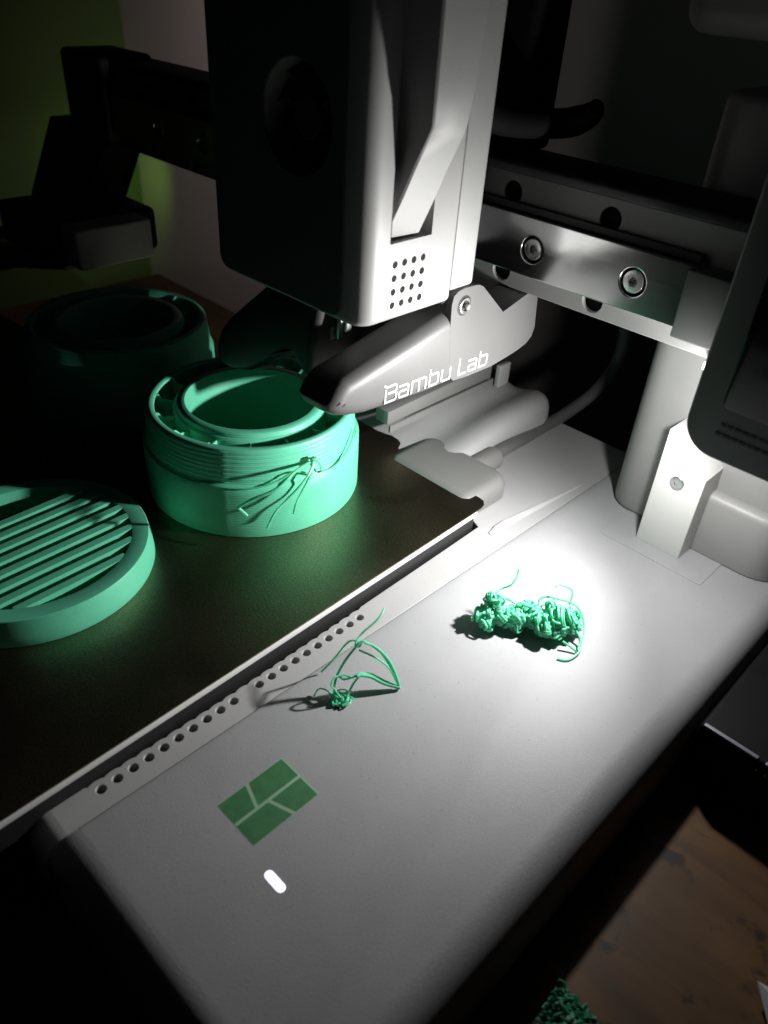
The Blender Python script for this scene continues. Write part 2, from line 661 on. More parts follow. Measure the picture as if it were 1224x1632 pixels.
# logo inlay: two columns of two slanted blocks, pale joint lines between them
bm = bmesh.new()
LZ0, LZ1 = -0.3, 0.09
for poly in ([(24.5, 40.5), (33.9, 40.5), (33.9, 49.2), (24.5, 52.2)],
             [(24.5, 53.6), (33.9, 50.6), (33.9, 68.3), (24.5, 68.3)],
             [(35.1, 40.5), (44.5, 40.5), (44.5, 57.0), (35.1, 53.8)],
             [(35.1, 55.2), (44.5, 58.5), (44.5, 68.3), (35.1, 68.3)]):
    join(bm, loft(poly, 'z', LZ0, LZ1))
logo = obj('logo', bm, M_logo, base, smooth=0)
bm = loft([(24.2, 40.3), (44.8, 40.3), (44.8, 68.9), (24.2, 68.9)], 'z', LZ0, 0.05)
obj('logo_outline', bm, M_logoline, base, smooth=0)
# status light: a pill of white light set in the base
c0, c1 = at(428.5, 1394, z=0), at(447, 1416.5, z=0)
bm = loft(rrect(c0.x - 1.3, c1.x + 1.3, c0.y - 1.55, c0.y + 1.55, 1.53, 6), 'z', -0.5, 0.12, 0, 0.1, 2)
tag(obj('status_light', bm, M_led, base), 'glowing white status light')

# deck beside and behind the bed: one plate with a scalloped edge and a row of holes
def hole_xy(i):
    t = i / 20
    p, q = at(161, 1258, z=-1.5), at(573, 984, z=-1.5)
    return p.lerp(q, t)


holes = [circle(hole_xy(i).x, hole_xy(i).y, 1.75, 16) for i in range(21) if i != 10]
e0, e1 = at(540, 986, z=-1.5), at(762, 839.5, z=-1.5)


def deck_edge(y):
    if y < 0:
        return -13.6
    yy = min(y, 236)
    return -13.6 + (e1.x + 13.6) * max(0, (yy - 60) / (236 - 60)) ** 1.2


edge = [(-13.5, -1.5), (-13.5, 11.6)]
for i in range(21):
    h = hole_xy(i)
    for k in range(7):
        dy = -3.12 + 6.24 * k / 6
        edge.append((deck_edge(h.y) + 8.0 - math.sqrt(64 - dy * dy), h.y + dy))
edge += [(deck_edge(147), 147), (deck_edge(180), 180), (deck_edge(210), 210), (e1.x, e1.y), (-24, 238), (-170, 238)]
outer = [(-0.25, -1.5)] + edge + [(-170, 366), (-0.25, 366)]
bm = plate(outer, holes, 'z', -6.5, -1.5, 0.35, 2)
deck = obj('deck', bm, M_deck, PR, smooth=40)
lip = [(-1.3, -6.5), (-1.3, -1.5)] + [(-1.3 - 9 * math.sin(math.radians(a)), -10.5 + 9 * math.cos(math.radians(a))) for a in range(10, 91, 10)] + [(-10.3, -30), (-1.3, -30)]
bm = loft(lip, 'x', -13.4, -0.3)
obj('front_lip', bm, M_deck, deck, smooth=60)
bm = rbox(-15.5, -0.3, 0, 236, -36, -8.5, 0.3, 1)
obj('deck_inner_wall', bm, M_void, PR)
h = hole_xy(10)
bm = loft(circle(h.x, h.y, 1.4, 14), 'z', -5, -1.75, 0, 0.3, 2)
tag(obj('hole_plug', bm, M_deck, deck), 'light plug filling one hole of the row')
# low tapered hump that closes the deck near the seam
bm = bmesh.new()
rowsh = []
for t in [i / 12 for i in range(13)]:
    lo = at(784, 853.5, z=-1.5).lerp(at(932, 771, z=-1.5), t)
    hgt = 2.3 * (1 - t) ** 0.8 * min(1, 0.25 + 6 * t) + 0.05
    wd = (4.6 * (1 - t) + 0.6) * min(1, 0.45 + 5 * t)
    prof_h = [(0, -0.15), (-0.12 * wd, 0.25 * hgt), (-0.62 * wd, 0.93 * hgt), (-0.78 * wd, hgt), (-0.9 * wd, 0.9 * hgt), (-1.25 * wd, -0.15)]
    rowsh.append([bm.verts.new((lo.x + a, lo.y, -1.5 + b)) for a, b in prof_h])
for a, b in zip(rowsh[:-1], rowsh[1:]):
    for q in range(5):
        bm.faces.new((a[q], a[q + 1], b[q + 1], b[q]))
bm.faces.new(rowsh[0]); bm.faces.new(rowsh[-1])
obj('seam_hump', bm, M_deck, deck)
# black chassis under the bed
bm = rbox(-290, -15.6, 2, 236, TZ + 1, -16, 3)
obj('chassis', bm, M_black, PR)

# heated bed: pale aluminium slab over a black underside
XA, XB = -12.0, -19.3        # right edge runs very slightly out of square with the base
def bedx(y): return XA + (XB - XA) * (y + 14) / 254.0


bedpoly = [(-270, -34), (bedx(-34) - 0.3, -34), (bedx(234) - 0.3, 233.5), (bedx(234) - 1.2, 235.2), (-270, 240)]
bm = loft(bedpoly, 'z', 5.4, 9.15, 0.5, 0.3, 2)
bed = obj('heated_bed', bm, M_bedside, PR)
under = [(-268, -33), (bedx(-33) - 0.9, -33), (bedx(233) - 0.9, 232.5), (-268, 238)]
bm = loft(under, 'z', -5.5, 5.4, 0, 0)
obj('bed_underside', bm, M_black, bed)
# cable plug at the back corner of the bed
poly = rrect(-87, -26, 233, 274, (7.5, 7.5, 11, 8.5), 7)
bm = loft(poly, 'z', -1.0, 11.5, 0.5, 6.5, 7)
plug = obj('cable_plug', bm, M_plug, PR)
bm = cyl(None, (-51, 4.6, 268), 6.6, 22, 'y', 28, 1.2)
obj('strain_relief', bm, M_plug, plug)
bm = bmesh.new()
tube(bm, [(-51, 280, 4.5), (-52.5, 296, 5.2)] + [Vector((-57, q.y, q.z)) for q in (at(852, 688, x=-57), at(905, 657, x=-57), at(950, 622, x=-57), at(982, 580, x=-57), at(996, 530, x=-57), at(1000, 470, x=-57))], 4.1, 16, 10)
tube(bm, [(-51.0, 285, 4.5), (-51.0, 287.5, 4.6)], 4.9, 16, 2)
obj('bed_cable', bm, M_cable, plug)

# rear housing block on the deck
prx = [(-56.4, -2.0), (-56.3, 8), (-56.9, 13.5), (-58.6, 17.4), (-61.5, 19.8), (-65.5, 20.7), (-70, 20.2), (-75, 18.2), (-80, 16.4), (-85, 16.0), (-90, 17.2), (-96, 19.8), (-102, 21.8), (-110, 22.6), (-165, 22.6), (-165, -2)]
bm = bmesh.new()
rowsb = []
for y, k in ((246, .30), (246.6, .40), (249, .47), (262, .58), (280, .74), (300, .90), (318, .98), (335, 1.0), (348, 1.0), (354, .96), (358, .87), (360.5, .72), (361.5, .5)):
    e = max(0, (y - 346) / 15.5)
    rowsb.append([bm.verts.new((x - (9 * e ** 2.2 if x > -100 else 0), y, -2 + (z + 2) * k)) for x, z in prx])
for a, b in zip(rowsb[:-1], rowsb[1:]):
    for q in range(len(prx)):
        w = (q + 1) % len(prx)
        bm.faces.new((a[q], a[w], b[w], b[q]))
bm.faces.new(rowsb[0]); bm.faces.new(rowsb[-1])
rear = obj('rear_housing', bm, M_deck, PR, smooth=60)
bm = plate(rrect(286, 347, 0.5, 9.0, 1.2, 3), [], 'x', -57.5, -56.0, 0.25)
obj('side_panel', bm, M_deck, rear)
q0, q1 = at(622, 680, x=-92), at(786, 604, x=-92)
bm = loft([(q0.y, q0.z - 4), (q1.y, q1.z - 4), (q1.y, q1.z + 0.2), (q0.y, q0.z + 0.2)], 'x', -93.2, -91.9)
bm2 = loft([(q0.y, q0.z), (q1.y, q1.z), (q1.y, q1.z + 10), (q0.y, q0.z + 8)], 'x', -104, -94.2, 0.3, 0.3, 2)
join(bm, bm2)
obj('shadow_ledge', bm, M_mid, rear)  # darker grey stands in for the nozzle cover's shadow on this step
p0, p1 = at(792, 612, x=-90), at(807, 604, x=-90)
bm = rbox(-92.5, -89, p0.y, p1.y + 1, p1.z - 3, p1.z + 12, 0.6)
tag(obj('wiper_post', bm, M_white, rear), 'small white upright tab')

# ------------------------------------------------------------------ right tower
bm = loft(rrect(13, 46.5, 308, 364, (15, 1.5, 1, 15), 8), 'z', 0.0, 203, 3.0, 4.0, 4)
tower = obj('tower', bm, M_tower, PR)
bm = rbox(47.6, 108, 309, 364, 3, 203, 1.2)
obj('tower_face', bm, M_grey, tower)
# motor housing at the tower foot
bm = loft(rrect(58, 113, 303, 366, (6, 19, 8, 8), 8), 'z', 0.0, 35, 1.2, 4.5, 5)
obj('motor_housing', bm, M_housing, tower)
# bright bracket with one screw
poly = [(43.1, 0.1), (67.2, 0.1), (67.2, 47.2), (52.2, 65.0), (43.1, 65.0)]
bm = loft(poly, 'y', 290, 309.5, 0.7, 0, 3)
bracket = obj('bracket', bm, M_bright, PR, smooth=30)
sc = at(1079, 770, y=290)
bm = cyl(None, (sc.x, sc.z, 290.4), 3.6, -1.0, 'y', 26, 0.4)
hexc = cyl(None, (sc.x, sc.z, 288), 1.4, 1.8, 'y', 6)
bm = boolean(bm, hexc)
obj('screw', bm, M_screw, bracket)

# round-bottomed housing up on the tower, at the top right
bm = loft(rrect(-9, 120, 300, 372, (14, 14, 10, 14), 8), 'z', 221, 290, 9.0, 6, 6)
obj('top_housing', bm, M_mid, PR)
bm = rbox(47.5, 107, 318, 366, 202, 224, 2)
obj('tower_neck', bm, M_black, PR)

# ------------------------------------------------------------------ gantry beam, rail, end block
bh = []
for k in range(-7, 1):
    bh += [circle(0.3 + 51.2 * k, 155.0, 5.0, 22), circle(0.3 + 51.2 * k, 119.6, 5.0, 22)]
bm = plate(rrect(-400, 61.5, 112.8, 163.5, 0.8, 2), bh, 'y', 268, 270.6, 0.4, 2)
beam = obj('gantry_beam', bm, M_plug, PR)
bm = rbox(-398, 61, 271.2, 300, 113.4, 163, 0.6)
obj('beam_core', bm, M_void, beam)
bm = loft(rrect(266, 301, 163.7, 168.5, (1.0, 1.0, 2, 2), 4), 'x', -402, 63, 1.5, 1.5, 3)
obj('beam_cover', bm, M_black, beam)
bm = rbox(-398, 44, 265.2, 267.9, 148.8, 152.2, 0.5)
obj('dark_strip', bm, M_black, beam)  # black strip in the gap between rail and upper band
sx = [-31.6 + 51.2 * k for k in range(-6, 2)]
bm = plate(rrect(-398, 43.4, 122.6, 148.4, 0.7, 2), [circle(x, 135.0, 6.0, 30) for x in sx], 'y', 262, 267.8, 0.55, 3)
rail = obj('linear_rail', bm, M_rail, PR)
bm = bmesh.new()
cut = bmesh.new()
for x in sx:
    obj('recess_shade', cyl(None, (x, 135.0, 267.95), 6.3, -0.25, 'y', 30), M_void, rail)  # black disc paints the shade in the gap round each screw
    bmS = boolean(cyl(None, (x, 135.0, 267.6), 4.75, -5.1, 'y', 28, 0.5), cyl(None, (x, 135.0, 260.0), 2.35, 5.5, 'y', 6))
    obj('screw', bmS, M_headscrew, rail)
bm = rbox(44.0, 62.5, 255.5, 267.6, 121.2, 148.6, 0.7)
obj('end_block', bm, M_block, PR)
bm = loft([(58.4, 110.2), (59.3, 110.0), (59.6, 113.0), (58.2, 113.0)], 'y', 262.2, 266, 0.3, 0.3, 2)
tag(obj('light_lens', bm, M_lens, PR), 'tiny lit edge of the work light under the beam')

# ------------------------------------------------------------------ touch screen, hung before the tower
bm = loft(rrect(69.5, 175, 92.0, 205, 13, 8), 'y', 231, 243, 1.2, 1.2, 3)
scr = obj('touch_screen', bm, M_dark, PR)
bm = loft(rrect(80.5, 172, 113, 199, 3, 4), 'y', 230.6, 231.4, 0.25, 0, 2)
obj('display_glass', bm, M_screen, scr)
bm = bmesh.new()                                   # two raised lines of marks on the bezel, too dark to read
random.seed(3)
for row, (z, x0) in enumerate(((106.6, 82.5), (102.6, 81.5))):
    x = x0
    while x < 112:
        w = random.uniform(1.4, 3.0)
        rbox(x, x + w, 230.7, 231.3, z - 0.55, z + 0.55, 0, 1, bm)
        x += w + 0.7
obj('bezel_marks', bm, M_black, scr, smooth=0)
bm = rbox(65.5, 92, 243.2, 263, 98, 101, 0.8)
obj('light_blocker', bm, M_black, scr)  # unseen slab added to keep the work light off the beam end
bm = rbox(84, 104, 243, 312, 128, 188, 3)
obj('screen_arm', bm, M_black, PR)

# ------------------------------------------------------------------ toolhead
foot = rrect(-125.5, -35, 158, 210.2, (7, 8.5, 0.6, 2), 8)
bm = loft(foot, 'z', 121.2, 268, 3.2, 1.0, 5)
cutter = bmesh.new()
join(cutter, loft([(172.0, 152.1), (195.2, 152.1), (195.2, 166), (205.2, 190), (206, 264), (172.0, 264)], 'x', -56, -20))
for j in range(4):
    for i in range(4):
        y = 175.5 + (191.3 - 175.5) * i / 3 - 0.1 * j
        z = 144.0 - 5.33 * j
        join(cutter, loft(circle(y, z, 1.42, 14), 'x', -43, -20))
join(cutter, loft(circle(-71.0, 190.2, 19.0, 40), 'y', 150, 168))
bm = boolean(bm, cutter)
head = obj('toolhead', bm, M_head, PR, smooth=35)
bm = loft(rrect(-125, -35.2, 210.7, 229, (1, 0.8, 6, 6), 5), 'z', 126, 266, 1.0, 2, 3)
obj('rear_shell', bm, M_head, head)
bm = plate(rrect(-123.6, -45.2, 123.4, 266, 5.5, 6), [circle(-71.0, 190.2, 19.0, 48)], 'y', 157.2, 158.6, 0.5, 3)
obj('front_cover', bm, M_front, head)
bm = rbox(-112, -67, 229.2, 261.6, 127, 174, 3)
obj('carriage', bm, M_black, head)
# diagonal strut that crosses the side channel
# (a lever that leans outwards towards its top)
lever_l = [(624, 352, -36), (640, 318, -33), (664, 262, -28), (684, 220, -24), (691, 204, -22), (698, 120, -20), (709, 0, -18), (716, -110, -17)]
lever_r = [(669, 371, -36), (694, 318, -33), (716, 268, -28), (741, 215, -24), (748, 196, -22), (763, 120, -20), (782, 0, -18), (797, -110, -17)]
bm = bmesh.new()
rows = []
bot = [(622, 379, -37.5), (667, 370, -37.5)]
for (a, b) in [(bot[0], bot[1])] + list(zip(lever_l, lever_r)):
    pa, pb = at(a[0], a[1], x=a[2]), at(b[0], b[1], x=b[2])
    e = (pb - pa).normalized() * 0.7
    rows.append([bm.verts.new(p) for p in (pa + Vector((-0.7, 0, 0)), pa + e, pb - e, pb + Vector((-0.7, 0, 0)), Vector((-55, pb.y, pb.z)), Vector((-55, pa.y, pa.z)))])
for a, b in zip(rows[:-1], rows[1:]):
    for q in range(6):
        bm.faces.new((a[q], a[(q + 1) % 6], b[(q + 1) % 6], b[q]))
bm.faces.new(rows[0]); bm.faces.new(rows[-1])
obj('side_lever', bm, M_head, head, smooth=40)
# fan behind the round opening
bm = cyl(None, (-71.0, 190.2, 166.5), 7.5, -4.5, 'y', 28, 0.8)
fan = obj('fan_hub', bm, M_dark, head)
bm = bmesh.new()
for k in range(9):
    a = 2 * math.pi * k / 9
    q = []
    for rr, da, y0, y1 in ((7.0, 0.0, 166, 163), (12.5, 0.16, 166, 163), (18.0, 0.42, 166, 162.8)):
        for dd, yy in ((0.0, y0), (0.50, y1)):
            t = a + da + dd
            q.append(bm.verts.new((-71.0 + rr * math.cos(t), yy, 190.2 + rr * math.sin(t))))
    for i in (0, 2):
        bm.faces.new((q[i], q[i + 1], q[i + 3], q[i + 2]))
bmesh.ops.solidify(bm, geom=bm.faces[:], thickness=0.6)
obj('fan_blades', bm, M_dark, fan)
# hot end pins seen under the front edge
for u0, u1, v0, v1 in ((520.5, 526.5, 497, 541), (533.5, 539.5, 505, 541), (547.5, 552, 511, 530)):
    p0, p1 = at(u0, v0, y=172), at(u1, v1, y=172)
    bm = rbox(p0.x, p1.x, 172, 175, p1.z, 122.5, 0.3, 2)
    obj('hot_end_fin', bm, M_steel, head)
bm = rbox(-96, -72, 173.5, 196, 100, 121.6, 1)
obj('hot_end_block', bm, M_black, head)

# nozzle cover with lettering, hinged behind the toolhead
ridge = [(532, 640), (541, 622), (556, 606), (583, 590), (620, 566), (660, 540), (704, 510)]
side = ([(541.5, 669), (560, 669.5), (586, 664.5), (617, 654), (686, 629), (746, 602), (782, 586), (809, 569), (830, 553), (843, 540),
         (852, 522), (857, 474), (842, 467.5), (802, 497), (770, 489), (738, 490)] + list(reversed(ridge)) + [(524, 652), (528, 663)])
bm = loft(yz(side), 'x', -35.1, -59, 6.5, 9, 8)
cover = obj('nozzle_cover', bm, M_cover, head, smooth=50)
ear = [(717.5, 532), (718, 520), (720.5, 487), (724, 473), (731, 465), (741, 459.5), (759.5, 454.5), (765, 454), (771, 457), (802, 497), (842, 467.5), (849, 468), (857, 474),
       (852, 522), (847, 536), (838, 547.5), (826, 557), (809, 568), (782, 584), (746, 599), (722, 607), (716, 600)]
bm = plate(yz(ear), [], 'x', -38.2, -35.06, 0.0, 1)
tag(obj('hinge_ear', bm, M_cover, cover, smooth=40))
hc = at(740, 487, x=-35)
bm = cyl(None, (hc.y, hc.z, -36), 4.5, 1.15, 'x', 30, 0.15)
obj('hinge_shade_disc', bm, M_black, cover)  # raised black disc, shade of a recess painted round the screw
bm = boolean(cyl(None, (hc.y, hc.z, -35.5), 3.75, 1.3, 'x', 30, 0.3), plate(circle(hc.y, hc.z, 2.9, 28), [circle(hc.y, hc.z, 2.35, 28)], 'x', -34.6, -33.6))
bm = boolean(bm, cyl(None, (hc.y, hc.z, -35.4), 1.3, 3, 'x', 6))
obj('hinge_screw', bm, M_headscrew, cover)
# black duct on the far side
duct = [(419, 458), (381, 491), (362, 508), (350, 524), (343.5, 548), (345, 568), (352, 580), (364, 587), (376, 590), (393, 592), (406, 587), (416, 582), (431, 575), (447, 569), (458, 566), (466, 568), (474, 585), (484, 600), (494, 600), (500, 540), (507, 494)]
pts = [at(u, v, y=163) for u, v in duct]
bm = loft([(p.x, p.z) for p in pts], 'y', 163, 212, 3, 3, 4)
rbox(-98, -60, 190, 228, 66, 118, 3, 3, bm)  # unseen box added behind the cover to shade the back ring
obj('duct_and_light_block', bm, M_black, head)


def letters(word, y0, z0, y1, z1, h, sw, x0, x1):
    """square stroke lettering along a line in the side plane"""
    G = {'B': (0.66, [[(-0.02, 1.04), (.10, .92), (.54, .97), (.64, .86), (.64, .62), (.54, .52), (.20, .52)], [(.56, .50), (.66, .40), (.66, .12), (.56, 0), (0.05, 0), (0.05, .74)]]),
         'a': (0.60, [[(.04, .70), (.46, .70), (.54, .62), (.54, 0), (.1, 0), (.03, .07), (.03, .30), (.1, .37), (.5, .37)]]),
         'm': (0.92, [[(.03, 0), (.03, .70), (.78, .70), (.86, .62), (.86, 0)], [(.45, .66), (.45, 0)]]),
         'b': (0.62, [[(.04, 1.0), (.04, 0), (.48, 0), (.56, .08), (.56, .62), (.48, .70), (.08, .70)]]),
         'u': (0.62, [[(.04, .72), (.04, .08), (.12, 0), (.56, 0), (.56, .72)]]),
         'L': (0.52, [[(.04, 1.0), (.04, 0), (.5, 0)]]), ' ': (0.22, [])}
    total = sum(G[c][0] + 0.13 for c in word) - 0.13
    d = Vector((y1 - y0, z1 - z0))
    k = d.length / total / 1.0
    e = d.normalized()
    n = Vector((-e.y, e.x))
    bm = bmesh.new()
    x = 0.0
    for c in word:
        w, strokes = G[c]
        for st in strokes:
            pts = [Vector((y0, z0)) + e * ((x + px) * k) + n * (py * h) for px, py in st]
            L, Rr = [], []
            for i, p in enumerate(pts):
                a = (pts[i] - pts[i - 1]).normalized() if i else (pts[1] - pts[0]).normalized()
                b = (pts[i + 1] - pts[i]).normalized() if i + 1 < len(pts) else a
                na, nb = Vector((-a.y, a.x)), Vector((-b.y, b.x))
                mm = (na + nb).normalized()
                q = sw / 2 / max(0.5, mm.dot(na))
                ext = Vector((0, 0))
                if i == 0: ext = -a * sw * .5
                if i == len(pts) - 1: ext = a * sw * .5
                L.append(p + mm * q + ext)
                Rr.append(p - mm * q + ext)
            xt = x1 + 0.015 * strokes.index(st)
            vt = [(bm.verts.new((xt, a.x, a.y)), bm.verts.new((xt, b.x, b.y)), bm.verts.new((x0, a.x, a.y)), bm.verts.new((x0, b.x, b.y))) for a, b in zip(L, Rr)]
            for a, b in zip(vt[:-1], vt[1:]):
                bm.faces.new((a[0], a[1], b[1], b[0]))
                bm.faces.new((a[0], b[0], b[2], a[2]))
                bm.faces.new((a[1], a[3], b[3], b[1]))
                bm.faces.new((a[2], b[2], b[3], a[3]))
            for a in (vt[0], vt[-1]):
                bm.faces.new((a[0], a[2], a[3], a[1]))
        x += w + 0.13
    return bm


tl = at(612, 643, x=-35)
tr = at(775.5, 580, x=-35)
bm = letters('Bambu Lab', tl.y, tl.z, tr.y, tr.z, 7.6, 1.02, -35.3, -34.95)
obj('lettering', bm, M_white, cover, smooth=0)

# dark hoses behind the toolhead
bm = bmesh.new()
tube(bm, [(-60, 226, 196), (-52, 252, 186), (-42, 278, 184), (-34, 284, 186), (-27, 283, 190), (-24, 280, 193)], 6.0, 14, 8, lambda t: 1 - 0.45 * max(0, t - .6) / .4)
obj('head_hose', bm, M_void, head)
bm = loft(rrect(-140, -57, 276, 303, 5, 4), 'z', 169, 310, 3, 3, 3)
obj('cable_guide', bm, M_void, head)

# ------------------------------------------------------------------ left end of the gantry
bm = loft(rrect(-352, -330, 188, 244, 2.5, 4), 'z', 56, 81.5, 1.0, 1.5, 3)
lc = obj('left_block', bm, M_bright, PR)
bm = rbox(-430, -353, 180, 262, 52, 82, 4)
obj('left_carriage', bm, M_black, PR)
bm = rbox(-458, -402, 258, 302, 112, 171, 4)
obj('left_end_cap', bm, M_black, PR)
p = [at(u, v, y=262) for u, v in ((78, 185), (170, 222), (139, 300), (142, 330), (40, 360), (50, 300))]
bm = loft([(q.x, q.z) for q in p], 'y', 262, 296, 2, 2, 3)
obj('left_arm', bm, M_dark, PR)
bm = bmesh.new()
tube(bm, [at(-60, 374, y=225), at(52, 371, y=225)], 6.5, 20, 2)
obj('left_roller', bm, M_grey, PR)
p = [at(u, v, y=250) for u, v in ((-60, 392), (120, 385), (122, 428), (40, 424), (0, 432), (-60, 440))]
bm = loft([(q.x, q.z) for q in p], 'y', 240, 300, 2, 2, 3)
obj('left_plinth', bm, M_black, PR)

# ------------------------------------------------------------------ build plate on the bed
PZ = 10.0
BP = thing('build_plate', (-140, 115, 9.2), 'dark bronze textured build plate lying on the printer bed', 'build plate')
outer = [(-268, -35), (bedx(-35), -35), (bedx(100), 100), (bedx(236.5), 236.5), (bedx(240) - .8, 240.2), (-22.6, 242.8), (-26, 243.3), (-36, 243.1), (-44, 243.6), (-52, 243.2), (-81.5, 244.1),
         (-86.5, 245.0), (-89.0, 247.2), (-91.2, 251.2), (-95, 253.2), (-100, 253.6), (-125, 255.3), (-268, 259)]
bm = plate(outer, [], 'z', 9.25, PZ, 0.12, 1)
obj('sheet', bm, M_pei, BP, smooth=40)

# ------------------------------------------------------------------ printed rings
RC = (-118.4, 166.8)


def ring_mesh(cx, cy):
    prof = [(0.0, 12.2, 0), (31.5, 12.2, 0), (32.0, 13.0, 0)]
    prof += [(32.0, 10 + z, 0) for z in (10, 20, 30, 38, 45.4)]
    prof += [(32.5, 56.7, 0), (36.0, 56.8, 0), (36.6, 56.2, 0), (36.9, 54.4, 0), (37.9, 54.0, 0), (38.4, 53.2, 0), (38.5, 50, 0), (38.6, 47.0, 0), (46.0, 47.0, 0), (46.6, 49, 0), (47.0, 55.9, 0), (47.5, 56.5, 0), (50.0, 56.6, 0), (50.6, 56.1, 0)]
    # ribbed upper wall down to the ledge, then the smooth lower wall
    for i in range(57):
        z = 55.6 - (55.6 - 39.8) * i / 56
        prof.append((50.9 + 1.9 * (i / 56) ** 0.8, z, 1))
    prof += [(52.9, 39.2, 0), (53.9, 38.4, 2), (54.4, 37.6, 0), (54.5, 33, 0), (54.55, 26, 0), (54.6, 18, 0), (54.6, 11.2, 0), (54.3, 10.15, 0), (53.0, 10.05, 0), (0.0, 10.05, 0)]
    N = 160
    bm = bmesh.new()
    rows = []
    for j in range(N):
        t = 2 * math.pi * j / N
        deg = (math.degrees(t) + 180) % 360 - 180
        fade = 1.0 if deg < -15 or deg > 120 else max(0.25, 1 - (deg + 15) / 45)
        lift = 1.6 * max(0, min(1, (deg + 10) / 40)) if deg < 120 else 0.6
        row = []
        for r, z, k in prof:
            rr, zz = r, z
            if k == 1:
                ph = (55.6 - z) / 2.2 * 2 * math.pi
                rr += 0.075 * fade * math.sin(ph) + 0.09 * noise.noise(Vector((t * 5, z * .8, cx)))
            if r > 50 and z < 56:
                rr += 0.32 * math.exp(-((deg + 52) / 1.6) ** 2) * (0.7 + 0.5 * noise.noise(Vector((0, 0, z * 1.7))))
            if k == 2:
                rr += 0.5 * noise.noise(Vector((math.cos(t) * 3, math.sin(t) * 3, 4)))
            if 36.5 < z < 40 and r > 52:
                zz += 0.7 * noise.noise(Vector((math.cos(t) * 2.2, math.sin(t) * 2.2, 1))) + lift
            row.append(bm.verts.new((cx + rr * math.cos(t), cy + rr * math.sin(t), zz)) if r > 0 else None)
        rows.append(row)
    cb = bm.verts.new((cx, cy, prof[-1][1]))
    ct = bm.verts.new((cx, cy, prof[0][1]))
    P = len(prof)
    for j in range(N):
        a, b = rows[j], rows[(j + 1) % N]
        bm.faces.new((ct, a[1], b[1]))
        bm.faces.new((cb, b[P - 2], a[P - 2]))
        for i in range(1, P - 2):
            bm.faces.new((a[i], a[i + 1], b[i + 1], b[i]))
    return bm


RG = thing('printed_ring', (RC[0], RC[1], PZ), 'mint green printed ring with stray strands, under the nozzle cover', 'printed ring', 'green printed rings on the build plate')
obj('ring_body', ring_mesh(*RC), M_print, RG, smooth=50)
bm0 = None
for k in range(15):
    a = math.radians(24 * k - 38)
    bm = bmesh.new()
    d = Vector((math.cos(a), math.sin(a)))
    t = Vector((-d.y, d.x)) * 0.36
    pr = [(37.0, 46.5), (47.6, 46.5), (47.6, 56.2), (46.0, 56.0), (43.8, 53.4), (37.0, 52.8)]
    vs = [[bm.verts.new((RC[0] + d.x * r + s * t.x, RC[1] + d.y * r + s * t.y, z)) for r, z in pr] for s in (-1, 1)]
    bm.faces.new(vs[0]); bm.faces.new(list(reversed(vs[1])))
    for i in range(len(pr)):
        j = (i + 1) % len(pr)
        bm.faces.new((vs[0][i], vs[1][i], vs[1][j], vs[0][j]))
    obj('fin', bm, M_print, RG, smooth=0)


def copy_thing(o, loc, label):
    r = o.copy()
    COL.objects.link(r)
    r.location = Vector(loc) * MM
    r['label'] = label
    for ch in list(o.children):
        c = ch.copy(); COL.objects.link(c); c.parent = r
        for g in ch.children:
            q = g.copy(); COL.objects.link(q); q.parent = c
    return r


R2 = copy_thing(RG, (-247, 167, PZ), 'dark shadowed green printed ring at the back left of the build plate')
R2.rotation_euler.z = math.radians(140)
# stray strands that hang off the near ring
def wr(u, v, d):
    return on_cyl(u, v, RC[0], RC[1], 54.4 + d)


bm = bmesh.new()
knot = wr(498, 733, 0.5)
for k in range(5):
    o = [knot + Vector([random.uniform(-1.5, 1.5) for _ in range(3)]) for _ in range(4)]
    tube(bm, o, 0.55, 6, 5)
tube(bm, [wr(494, 737, 1), wr(470, 752, 7), wr(448, 774, 12), wr(428, 786, 13), wr(404, 795, 13), wr(381, 808, 12), wr(383, 812, 11.5), wr(394, 822, 11)], 0.75, 7, 6)
tube(bm, [wr(500, 737, 1), wr(492, 756, 4), wr(477, 776, 6), wr(455, 799, 6.5), wr(438, 818, 9), wr(426, 842, 11)], 0.62, 7, 6)
tube(bm, [wr(502, 736, 1), wr(495, 757, 3.5), wr(481, 784, 4.5), wr(472, 803, 7), wr(468, 819, 8)], 0.55, 7, 6)
tube(bm, [wr(504, 732, 1), wr(510, 741, 1.2), wr(512, 751, 0.4)], 0.35, 6, 5)
tube(bm, [wr(512, 752, 0.1), wr(530, 745, 0.2), wr(548, 727, 0.2), wr(560, 704, 0.1), wr(566, 682, -0.6)], 0.5, 7, 6)
tube(bm, [wr(498, 756, 0.2), wr(470, 752, 0.4), wr(440, 768, 0.3), wr(405, 778, 0.2), wr(360, 777, 0.1), wr(320, 770, 0)], 0.5, 7, 6)
obj('stray_strands', bm, M_strand, RG)

# ------------------------------------------------------------------ slotted disc
DC = (-123.0, 48.6)
DG = thing('slotted_disc', (DC[0], DC[1], PZ), 'flat mint green printed disc with parallel slats at the left edge', 'printed disc')
N = 128
prof = [(42.8, 10.1), (51.2, 10.1), (51.5, 10.8), (51.2, 15), (50.6, 20), (50.2, 22.7), (49.9, 23), (43.0, 23), (42.8, 22.9)]
bm = bmesh.new()
rows = [[bm.verts.new((DC[0] + r * math.cos(2 * math.pi * j / N), DC[1] + r * math.sin(2 * math.pi * j / N), z)) for r, z in prof] for j in range(N)]
for j in range(N):
    a, b = rows[j], rows[(j + 1) % N]
    for i in range(len(prof)):
        k = (i + 1) % len(prof)
        bm.faces.new((a[i], a[k], b[k], b[i]))
obj('disc_rim', bm, M_print, DG, smooth=28)
sl = Vector((-2.5, 62.4)).normalized()
sn = Vector((sl.y, -sl.x))
